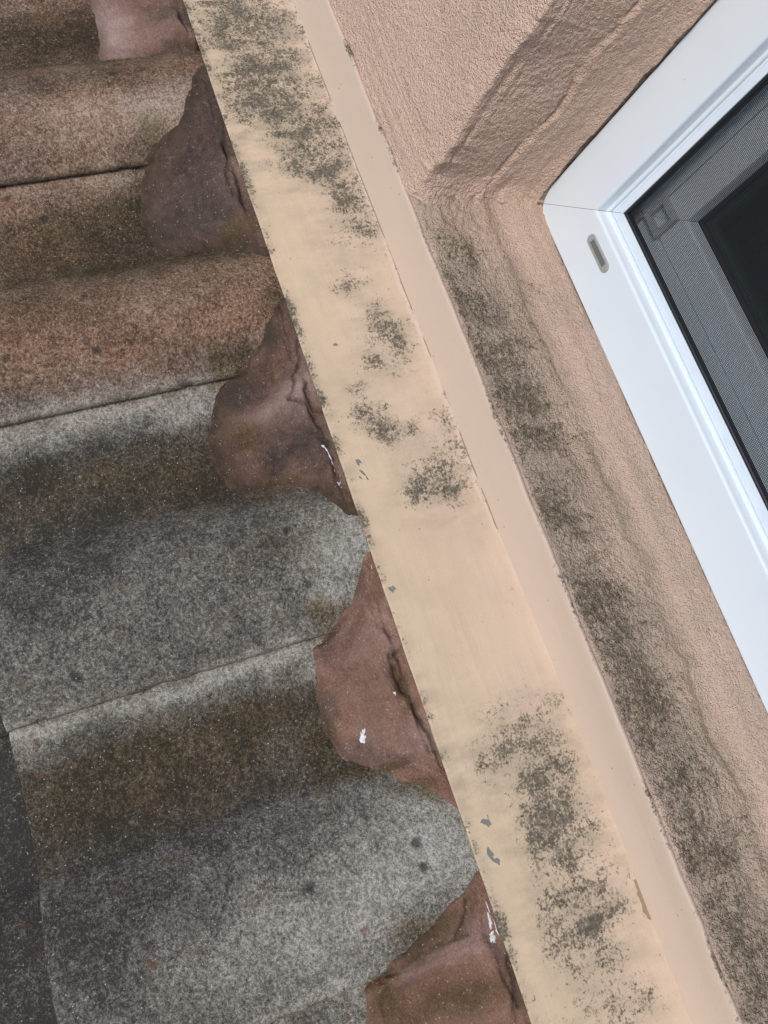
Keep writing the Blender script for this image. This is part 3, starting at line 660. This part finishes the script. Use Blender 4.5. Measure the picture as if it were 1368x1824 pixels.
# ------------------------------------------------------------------ stuccoed wall with the window opening
wall = empty("stucco_wall", (0, 0, H), (0, 0, 0),
             "rough peach stucco wall with a deep window recess and a mouldy sill above the flashing", "wall")
wall["kind"] = "thing"
XA, ZA = -0.540, -0.567                      # arris of the opening
YF = 0.725                                   # window frame face
DEP = YF - YW
RA = 0.019
s_face = -np.concatenate([np.linspace(0.80, 0.45, 36)[:-1], np.arange(0.45, RA, -0.0030)])
s_arr = np.linspace(-RA, RA, 21)
s_rev = np.arange(RA + 0.0014, DEP + 0.014, 0.0014)
S = np.concatenate([s_face, s_arr, s_rev])
face = np.where(S < 0, -S, 0.0)
dep = np.where(S > 0, S, 0.0)
inarr = np.abs(S) < RA + 1e-6                     # rounded arris
tt = (S + RA) / (2 * RA)
face = np.where(inarr, RA * (1 - tt) ** 2, face)
dep = np.where(inarr, RA * tt ** 2, dep)
oj = np.interp(dep, [0, 0.05, 0.10, 0.135, 0.158, 0.2], [0, 0.001, 0.0035, 0.008, 0.0148, 0.0150]) - face
os_ = np.interp(dep, [0, 0.03, 0.06, 0.088, 0.098, 0.112, 0.128, 0.145, 0.158, 0.2], [0, 0.0035, 0.0060, 0.0095, 0.0125, 0.0190, 0.0245, 0.0278, 0.0294, 0.0296]) - face * 0.45
yy = YW + dep
NJ, NS = 420, 720
Ztop, Xend = 0.26, 0.80
tj = np.concatenate([np.linspace(0, 0.55, 80)[:-1], np.linspace(0.55, 1, NJ - 79)])
ns = len(S)
Pj = np.zeros((ns, NJ, 3)); Psl = np.zeros((ns, NS, 3))
Pj[..., 0] = (XA + oj)[:, None]; Pj[..., 1] = yy[:, None]
Pj[..., 2] = Ztop + (ZA + os_ - Ztop)[:, None] * tj[None, :]
ts = np.concatenate([np.linspace(0, 0.74, 661)[1:], np.linspace(0.74, 1, NS - 660 + 1)[1:]])
Psl[..., 0] = (XA + oj)[:, None] + (Xend - (XA + oj))[:, None] * ts[None, :]
Psl[..., 1] = yy[:, None]; Psl[..., 2] = (ZA + os_)[:, None]
P = np.concatenate([Pj, Psl], 1)
arw = 0.0130 * fbm(P[..., 2] * 9, P[..., 2] * 0 + 3, 4, 69) + 0.0030 * fbm(P[..., 2] * 60, P[..., 2] * 0 + 1, 3, 68)
P[:, :NJ, 0] += (arw * np.exp(-(np.abs(S)[:, None] / 0.035) ** 2) * 1.0)[:, :NJ]
arz = 0.0020 * fbm(P[..., 0] * 12, P[..., 0] * 0 + 3, 4, 67)
P[:, NJ:, 2] += (arz * np.exp(-(np.abs(S)[:, None] / 0.03) ** 2))[:, NJ:]
du = np.gradient(P, axis=0); dt = np.gradient(P, axis=1)
Nn = np.cross(du, dt)
Nn /= np.linalg.norm(Nn, axis=-1, keepdims=True) + 1e-12
fi = np.argmin(np.abs(S + 0.3))
if Nn[fi, 10, 1] > 0: Nn = -Nn
# soften the normals across the mitre
for _ in range(14):
    Nn[:, NJ - 26:NJ + 26] = (Nn[:, NJ - 27:NJ + 25] + Nn[:, NJ - 26:NJ + 26] + Nn[:, NJ - 25:NJ + 27]) / 3
Nn /= np.linalg.norm(Nn, axis=-1, keepdims=True) + 1e-12

isJ = np.zeros(P.shape[:2], bool); isJ[:, :NJ] = True
Sg = np.broadcast_to(S[:, None], isJ.shape)
Dg = np.broadcast_to(dep[:, None], isJ.shape)
# surface coordinates
along = np.where(isJ, -(P[..., 2] - ZA) - 0.0, (P[..., 0] - XA))
across = Sg
fx, fz = P[..., 0], P[..., 2]
wx, wz = P[..., 0] + 0.37 * P[..., 1], P[..., 2] + 0.61 * P[..., 1]
depw = Dg + np.where(isJ, 0.019, 0.010) * fbm(along * 13, across * 6, 4, 70)
# --- height fields
rough = fbm(along * 170, across * 170, 4, 71, 0.65)
mid = fbm(along * 48, across * 48, 4, 72)
low = fbm(along * 11, across * 11, 3, 73)
wor = worley(along * 75 + 0.4 * mid, across * 75, 74)
pebble = worley(along * 210, across * 210, 75)
crk = ridged(along * 26, across * 60, 3, 76)
# face
h_face = 0.0009 * rough + 0.0006 * mid + 0.0028 * low
comb = perlin(fx * 5, (fz + 0.04 * fx) * 330, 81) * 0.6 + perlin(fx * 9, fz * 150, 82) * 0.6
comb_zone = sstep(-0.492, -0.512, fz + 0.010 * fbm(fx * 12, fz * 12, 3, 83))
h_face = h_face * (1 - 0.35 * comb_zone) + comb_zone * 0.0013 * comb
edge_low = -0.5065 + 0.006 * fbm(fx * 26, fz * 10, 4, 84) + 0.16 * np.clip(fx + 0.62, -1, 0.09) * 0
layer = sstep(-0.0007, 0.0007, fz - edge_low) * sstep(-0.0008, 0.0008, fx + 0.655 + 0.008 * fbm(fz * 22, fz * 0, 4, 85)) * sstep(0.006, -0.004, fx + 0.572 - 0.55 * (fz + 0.50) - 0.01 * fbm(fz * 20, fx * 20, 3, 87))
h_face = h_face + 0.0019 * layer
lumps = sstep(0.2, 0.6, fbm(fx * 60, fz * 60, 3, 88)) * sstep(-0.045, -0.02, Sg)
h_face = h_face + 0.0018 * lumps
low_rough = sstep(-0.545, -0.560, fz + 0.004 * fbm(fx * 30, fx * 0, 3, 89))
h_face = h_face + low_rough * (0.0011 * sstep(0.0, 0.6, fbm(fx * 120, fz * 120, 3, 90)) - 0.0007)
# jamb reveal
band = sstep(0.088, 0.096, depw)                                       # smoother strip by the frame
h_rev = 0.0015 * rough + 0.0008 * mid + 0.0045 * low + 0.0010 * (0.5 - pebble)
h_band = 0.0012 * fbm(along * 40, across * 130, 4, 91) + 0.0008 * rough + 0.0010 * mid + 0.0018 * low
cr = np.exp(-((depw - 0.092) / 0.0022) ** 2) * sstep(-0.1, 0.3, fbm(along * 20, across * 4, 3, 92))
brush = 0.0014 * perlin(along * 7, across * 360, 93) * sstep(0.034, 0.020, Dg)
h_jamb = h_rev * (1 - band) + (h_band + 0.0045) * band - 0.0050 * cr + brush
lipj = 0.0036 * np.exp(-((Sg - 0.000) / 0.006) ** 2) * (1 + 0.8 * fbm(along * 16, along * 0, 3, 94))
dip = np.exp(-((Sg - 0.0145) / 0.004) ** 2) * 0.0024 * (1 + fbm(along * 20, along * 0 + 4, 3, 194))
gapw = 0.0042 + 0.006 * np.clip(fbm(along * 12, along * 0 + 2, 4, 95) + 0.15, 0, 1)
gap = sstep(DEP - gapw - 0.0012, DEP - gapw + 0.0004, Dg) * isJ
h_jamb = h_jamb - 0.0050 * gap
# sill
strip = sstep(0.094, 0.108, depw)
blis = sstep(0.42, 0.25, wor) * sstep(0.1, 0.4, fbm(along * 9, across * 9, 2, 96))
terr = fbm(along * 20, across * 26, 4, 205) * 5.0
terr = np.floor(terr) + sstep(0.35, 0.65, terr - np.floor(terr))
hair = sstep(0.93, 0.985, ridged(along * 16, across * 22, 3, 206))
h_out = 0.0008 * terr - 0.0016 * hair + 0.0022 * rough + 0.0017 * mid + 0.0040 * low + 0.0020 * blis + 0.0016 * (0.45 - pebble) - 0.0013 * sstep(0.82, 0.95, crk)
h_in = 0.0003 * terr - 0.0012 * hair + 0.0006 * fbm(along * 90, across * 170, 4, 97) + 0.0009 * rough - 0.0013 * sstep(0.75, 0.95, ridged(along * 60, across * 130, 3, 197)) + 0.0006 * mid + 0.0024 * low + 0.0004 * np.sin(Dg * 260 + 3 * low) * sstep(0.10, 0.13, Dg)
groove = np.exp(-((depw - 0.098) / 0.0030) ** 2) * sstep(-0.35, 0.25, fbm(along * 10, across * 3, 3, 98))
h_sill = h_out * (1 - strip) + h_in * strip + 0.0042 * np.exp(-((depw - 0.087) / 0.009) ** 2) * (0.8 + 0.8 * fbm(along * 12, across * 2, 3, 210)) - 0.0040 * np.exp(-((depw - 0.111) / 0.010) ** 2) - 0.0034 * groove
lips = 0.0026 * np.exp(-(Sg / 0.006) ** 2) * fbm(along * 25, along * 0 + 5, 3, 99)
# blend the corner between jamb and sill
wj = np.where(isJ, sstep(0.0, 0.050 + 0.03 * fbm(across * 40, across * 0, 3, 133), -along + 0.0 - np.interp(Dg, [0, .16], [0, .03])), 0.0)
inner = wj * (h_jamb) + (1 - wj) * h_sill + wj * (lipj - dip) + (1 - wj) * lips
t_in = sstep(-0.006, 0.006, Sg)
Hh = h_face * (1 - t_in) + inner * t_in + (1 - t_in) * wj * lipj
dcor = np.where(isJ, P[..., 2] - (ZA + os_)[:, None], P[..., 0] - (XA + oj)[:, None])
fil = np.exp(-(np.abs(dcor) / 0.020) ** 1.3) * sstep(0.000, 0.03, Sg)
Hh = Hh + fil * (0.0130 + 0.006 * fbm(wx * 45, P[..., 1] * 45, 4, 131) + 0.0022 * fbm(P[..., 1] * 150, wx * 150, 3, 132))
lump = 1.8 * np.exp(-((P[..., 0] + 0.535) ** 2 + (P[..., 1] - 0.58) ** 2 + (P[..., 2] + 0.560) ** 2) / 0.016 ** 2)
Hh = Hh + 0.003 * lump
slab = sstep(0.0, 0.0012, 0.020 - np.hypot((P[..., 0] + 0.468) * 0.75, (P[..., 1] - 0.640) * 1.3) - 0.006 * fbm(along * 60, across * 60, 3, 101)) * (~isJ)
Hh = Hh + 0.0020 * slab                                           # a flake of plaster lying proud
fade = np.ones_like(Hh)
P2 = P + Nn * (Hh * fade)[..., None]
# --- masks
SILL = [(-0.488,0.587,0.024,0.024,0.6),(-0.464,0.605,0.027,0.027,0.7),(-0.43,0.578,0.026,0.026,0.7),(-0.387,0.582,0.026,0.026,1),(-0.401,0.58,0.02,0.02,1),(-0.331,0.586,0.028,0.029,1),(-0.289,0.596,0.031,0.032,1),(-0.261,0.602,0.027,0.029,1),(-0.215,0.572,0.023,0.025,0.8),(-0.176,0.581,0.028,0.031,0.9),(-0.133,0.582,0.028,0.03,1),(-0.151,0.583,0.022,0.024,0.9),(-0.077,0.59,0.027,0.03,1),(-0.054,0.592,0.026,0.03,1),(-0.024,0.598,0.026,0.03,0.9),(0.016,0.598,0.03,0.035,1),(0.049,0.601,0.03,0.035,1),(0.073,0.609,0.025,0.029,1),(0.058,0.577,0.02,0.023,0.8),(0.11,0.61,0.024,0.029,0.9),(0.12,0.591,0.024,0.028,0.8),(0.144,0.604,0.023,0.028,0.8),(0.176,0.607,0.023,0.028,0.7),(0.186,0.581,0.022,0.027,0.8),(0.22,0.595,0.022,0.027,0.7),(0.266,0.595,0.025,0.032,0.7),(0.26,0.579,0.021,0.026,0.7),(0.304,0.586,0.025,0.031,0.7),(-0.355,0.611,0.032,0.034,0.5),(-0.247,0.606,0.03,0.032,0.6),(-0.126,0.613,0.028,0.031,0.6),(-0.046,0.622,0.027,0.031,0.5),(-0.217,0.628,0.03,0.033,0.4),(-0.384,0.602,0.032,0.034,0.4),(0.182,0.624,0.023,0.028,0.4),(-0.407,0.655,0.027,0.028,0.35),(0.36,0.59,0.05,0.03,0.7),(0.45,0.59,0.06,0.03,0.7),(0.6,0.59,0.1,0.03,0.7)]
ms = blob_mask(SILL, P[..., 0], P[..., 1], 0.016, 12)
band_m = 0.64 * np.exp(-((Sg - 0.022 - 0.010 * fbm(along * 9, along * 0 + 6, 3, 120)) / 0.064) ** 2) * sstep(-0.50, -0.43, P[..., 0]) * (0.75 + 0.5 * fbm(along * 8, across * 8, 3, 121))
ms = 1 - (1 - ms) * (1 - np.clip(band_m, 0, 1))
ms = np.where(isJ, ms * sstep(0.03, 0.0, -along), ms) * sstep(-0.004, 0.006, Sg)
dirt = np.clip((0.85 + 0.7 * fbm(along * 9, across * 9, 3, 110)) * t_in * (1 - 0.50 * strip) * (~isJ), 0, 1)
attrs = {"mold": ms, "dirt": dirt, "gap": gap * 0.9}
nt = P.shape[1]
allf = np.array(grid_faces(ns, nt))
fs_i = np.repeat(np.arange(ns - 1), nt - 1); ft_i = np.tile(np.arange(nt - 1), ns - 1)
far_face_under = (ft_i >= NJ) & (S[fs_i] < -0.030)
i_arr = int(np.argmin(np.abs(S)))
Pf = P2.reshape(-1, 3)
for nm, sel in (("wall_face", (fs_i < i_arr) & ~far_face_under), ("jamb_reveal", (fs_i >= i_arr) & (ft_i < NJ - 1)), ("sill", (fs_i >= i_arr) & (ft_i >= NJ - 1))):
    Pv, F, a = compact(Pf, allf[sel].tolist(), attrs)
    mesh_obj(nm, Pv, F, M_STUCCO, wall, True, a)
# plain remainder of the wall: below the flashing, above and beyond the window
WX1, WZ1 = 0.800, 0.262
box_mesh("wall_body", (-1.34, YW + 0.012, -3.6), (2.2, YW + 0.26, -0.70), M_WALLFAR, wall)
box_mesh("wall_body", (0.8005, YW + 0.002, -0.698), (2.2, YW + 0.26, 0.90), M_WALLFAR, wall)
box_mesh("wall_body", (-1.34, YW + 0.002, 0.2625), (0.799, YW + 0.26, 0.90), M_WALLFAR, wall)
box_mesh("wall_body", (-1.34, YW + 0.030, -0.698), (-0.575, YW + 0.26, 0.260), M_WALLFAR, wall)
box_mesh("wall_body", (-0.573, YW + 0.030, -0.698), (0.799, YW + 0.26, -0.622), M_WALLFAR, wall)
# dark room behind
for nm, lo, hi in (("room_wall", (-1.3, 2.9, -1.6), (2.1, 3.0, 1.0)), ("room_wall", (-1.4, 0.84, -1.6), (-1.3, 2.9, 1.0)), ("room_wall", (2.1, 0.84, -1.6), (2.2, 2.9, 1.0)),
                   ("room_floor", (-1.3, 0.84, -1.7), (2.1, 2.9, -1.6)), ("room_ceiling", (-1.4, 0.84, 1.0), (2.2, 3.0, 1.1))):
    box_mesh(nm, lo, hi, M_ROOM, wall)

# ------------------------------------------------------------------ the window
WIN_X0, WIN_X1, WIN_Z0, WIN_Z1 = XA + 0.0152, 0.798, ZA + 0.0300, 0.260
win = empty("window", (0, 0, H), (0, 0, 0),
            "white plastic framed window with a black insect screen, set back in the peach wall", "window")
win["kind"] = "thing"

def bars(prof, names, mat, parent=win, gap=0.00028, smooth=False, attrs=False, nseg=1):
    """four mitred bars; prof = list of (inset from the outer edge, y)"""
    out = []
    o = np.array([p[0] for p in prof]); y = np.array([p[1] for p in prof])
    n = len(prof)
    x0, x1, z0, z1 = WIN_X0, WIN_X1, WIN_Z0, WIN_Z1
    for side in range(4):
        A = np.zeros((n, 3)); B = np.zeros((n, 3)); A[:, 1] = y; B[:, 1] = y
        if side == 0: A[:, 0] = x0 + o + gap; B[:, 0] = x1 - o - gap; A[:, 2] = B[:, 2] = z0 + o
        if side == 1: A[:, 0] = x0 + o + gap; B[:, 0] = x1 - o - gap; A[:, 2] = B[:, 2] = z1 - o
        if side == 2: A[:, 2] = z0 + o + gap; B[:, 2] = z1 - o - gap; A[:, 0] = B[:, 0] = x0 + o
        if side == 3: A[:, 2] = z0 + o + gap; B[:, 2] = z1 - o - gap; A[:, 0] = B[:, 0] = x1 - o
        ts_ = np.concatenate([[0], np.geomspace(0.003, 1, nseg)]) if nseg > 1 else np.array([0, 1.0])
        Pp = (A[:, None, :] + (B - A)[:, None, :] * ts_[None, :, None])
        nn = len(ts_)
        vs_ = Pp.reshape(-1, 3)
        fs_ = grid_faces(n, nn)
        at = None
        if attrs:
            dc = np.hypot(vs_[:, 0] - x0, vs_[:, 2] - z0)
            at = {"grime": np.clip(0.0 + 0.0 * dc, 0, 1)}
        ob = mesh_obj(names[0 if side < 2 else 1], vs_, fs_, mat, parent, smooth, at)
        out.append(ob)
    return out

frame_prof = [(0.0, YF + 0.06), (0.0, YF + 0.0012), (0.0004, YF + 0.0004), (0.0012, YF), (0.0630, YF), (0.0648, YF + 0.0002), (0.0662, YF + 0.0010), (0.0670, YF + 0.0024), (0.0672, YF + 0.0040),
              (0.0674, YF + 0.0135), (0.0676, YF + 0.0142), (0.0690, YF + 0.0143), (0.0702, YF + 0.0146), (0.0709, YF + 0.0154), (0.0711, YF + 0.0170), (0.0713, YF + 0.0185), (0.0713, YF + 0.06)]
bars(frame_prof, ("frame_rail", "frame_stile"), M_PVC, attrs=True, nseg=6)
screen_prof = [(0.0716, YF + 0.030), (0.0716, YF + 0.0180), (0.0719, YF + 0.0174), (0.0745, YF + 0.0172), (0.0748, YF + 0.0178), (0.0751, YF + 0.0172), (0.0826, YF + 0.0172), (0.0830, YF + 0.0178), (0.0831, YF + 0.0300)]
bars(screen_prof, ("screen_rail", "screen_stile"), M_ALU)
bars([(0.0831, YF + 0.024), (0.0832, YF + 0.0186), (0.0840, YF + 0.0178), (0.0855, YF + 0.0176), (0.0866, YF + 0.0186), (0.0870, YF + 0.026)], ("rubber_gasket", "rubber_gasket"), M_GASKET)
YS = YF + 0.049
sash_prof = [(0.064, YS + 0.02), (0.0715, YS + 0.012), (0.0716, YS), (0.0880, YS), (0.0884, YS + 0.0045), (0.0895, YS + 0.0045), (0.0900, YS - 0.0002), (0.1050, YS - 0.0002), (0.1053, YS + 0.0008), (0.1060, YS + 0.0008), (0.1063, YS),
             (0.1225, YS), (0.1245, YS + 0.001), (0.1252, YS + 0.004), (0.1256, YS + 0.018)]
bars(sash_prof, ("sash_rail", "sash_stile"), M_PVC, attrs=True, nseg=3)
bars([(0.120, YS + 0.020), (0.1275, YS + 0.0185), (0.1300, YS + 0.0190), (0.1305, YS + 0.022)], ("rubber_gasket", "rubber_gasket"), M_GASKET)
bars([(0.121, YS + 0.0262), (0.1400, YS + 0.0262), (0.1402, YS + 0.040)], ("glass_spacer", "glass_spacer"), M_SPACER)
o = 0.118
box_mesh("glass_pane", (WIN_X0 + o, YS + 0.0212, WIN_Z0 + o), (WIN_X1 - o, YS + 0.0252, WIN_Z1 - o), M_GLASS, win)
box_mesh("glass_pane", (WIN_X0 + o, YS + 0.0412, WIN_Z0 + o), (WIN_X1 - o, YS + 0.0452, WIN_Z1 - o), M_GLASS, win)

# insect screen: every wire a thin prism
vs_, fs_ = [], []
PITCH, RAD = 0.00162, 0.00025
ys_ = YF + 0.0215
def wire(ax, a0, a1, c):
    b = len(vs_)
    for t in (a0, a1):
        for du_, dy_ in ((-RAD, 0), (0, -RAD), (RAD, 0), (0, RAD)):
            vs_.append((t, ys_ + dy_, c + du_) if ax == 0 else (c + du_, ys_ + dy_, t))
    for q in range(4):
        fs_.append((b + q, b + (q + 1) % 4, b + 4 + (q + 1) % 4, b + 4 + q))
m0 = 0.0845
c = WIN_Z0 + m0
while c < WIN_Z1 - m0: wire(0, WIN_X0 + m0, WIN_X1 - m0, c); c += PITCH
c = WIN_X0 + m0
while c < WIN_X1 - m0: wire(1, WIN_Z0 + m0, WIN_Z1 - m0, c); c += PITCH
sc = mesh_obj("insect_screen", np.array(vs_), fs_, M_WIRE, win, False)

# corner bracket of the sash, seen through the screen
def ring_plate(name, x0, x1, z0, z1, t, y0, y1, mat, parent):
    vo = [(x0, z0), (x1, z0), (x1, z1), (x0, z1)]; vi = [(x0 + t, z0 + t), (x1 - t, z0 + t), (x1 - t, z1 - t), (x0 + t, z1 - t)]
    v = [(x, y0, z) for x, z in vo + vi] + [(x, y1, z) for x, z in vo + vi]
    f = []
    for q in range(4):
        r = (q + 1) % 4
        f += [(q, r, 4 + r, 4 + q), (8 + q, 12 + q, 12 + r, 8 + r), (q, 8 + q, 8 + r, r), (4 + q, 4 + r, 12 + r, 12 + q)]
    ob = mesh_obj(name, v, f, mat, parent, False)
    md = ob.modifiers.new("bevel", 'BEVEL'); md.width = 0.0006; md.segments = 2
    return ob
ring_plate("corner_bracket", WIN_X0 + 0.0885, WIN_X0 + 0.1195, WIN_Z0 + 0.0885, WIN_Z0 + 0.1195, 0.0060, YS - 0.0080, YS - 0.0004, M_BRACKET, win)
box_mesh("bracket_foot", (WIN_X0 + 0.0735, YS - 0.0060, WIN_Z0 + 0.0735), (WIN_X0 + 0.0880, YS - 0.0005, WIN_Z0 + 0.0860), M_GREY, win, 0.001)

# drain slot cover on the lower rail
def stadium(cx, cz, ln, wd, y, n=10):
    r = wd / 2; pts = []
    for q in range(n + 1):
        t = -math.pi / 2 + math.pi * q / n
        pts.append((cx + ln / 2 - r + r * math.cos(t), y, cz + r * math.sin(t)))
    for q in range(n + 1):
        t = math.pi / 2 + math.pi * q / n
        pts.append((cx - ln / 2 + r + r * math.cos(t), y, cz + r * math.sin(t)))
    return pts
def drain(parent, cx, cz):
    L1 = stadium(cx, cz, 0.049, 0.0125, YF + 0.0002); L2 = stadium(cx, cz, 0.0475, 0.0113, YF - 0.0013); L3 = stadium(cx, cz, 0.0465, 0.0103, YF - 0.0015)
    n = len(L1)
    inner = [(cx + sx * 0.0165, YF - 0.0015, cz + sz * 0.0034) for sx, sz in ((-1, -1), (1, -1), (1, 1), (-1, 1))]
    v = L1 + L2 + L3; f = []
    for k in range(2):
        for q in range(n):
            r = (q + 1) % n
            f.append((k * n + q, k * n + r, (k + 1) * n + r, (k + 1) * n + q))
    # flat face with a rectangular hole: fan between outer loop and hole corners
    b = len(v); v = v + inner
    nearest = []
    for q in range(n):
        x, _, z = L3[q]
        nearest.append((2 if z >= cz else 1) if x >= cx else (3 if z >= cz else 0))
    for q in range(n):
        r = (q + 1) % n
        a_, c_ = nearest[q], nearest[r]
        if a_ == c_: f.append((2 * n + q, 2 * n + r, b + a_))
        else: f.append((2 * n + q, 2 * n + r, b + c_, b + a_))
    b2 = len(v); v = v + [(x, YF - 0.0002, z) for x, _, z in inner]
    for q in range(4):
        r = (q + 1) % 4
        f.append((b + q, b + r, b2 + r, b2 + q))
    dc = mesh_obj("drain_cover", v, f, M_GREY, parent, False)
    mesh_obj("drain_slot", [(x, YF - 0.00025, z) for x, _, z in inner], [(0, 1, 2, 3)], M_DKGREY, dc, False)
drain(win, -0.4165, -0.4905)
drain(win, 0.69, -0.4905)

# ------------------------------------------------------------------ dark curtain hanging inside
cx_ = np.linspace(-0.50, 0.78, 260); cz_ = np.linspace(-0.56, 0.30, 12)
X, Zc = np.meshgrid(cx_, cz_, indexing='ij')
Yc = 0.885 + 0.016 * np.sin(X * 120 + 2.2 * np.sin(X * 17)) + 0.007 * np.sin(X * 290 + 1.3) + 0.01 * fbm(X * 5, Zc * 3, 2, 400)
cur = mesh_obj("curtain", np.stack([X, Yc, Zc + H], -1).reshape(-1, 3), grid_faces(*X.shape), M_DRAPE, None, True)
cur["label"] = "dim brown curtain hanging in folds behind the window glass"
cur["category"] = "curtain"
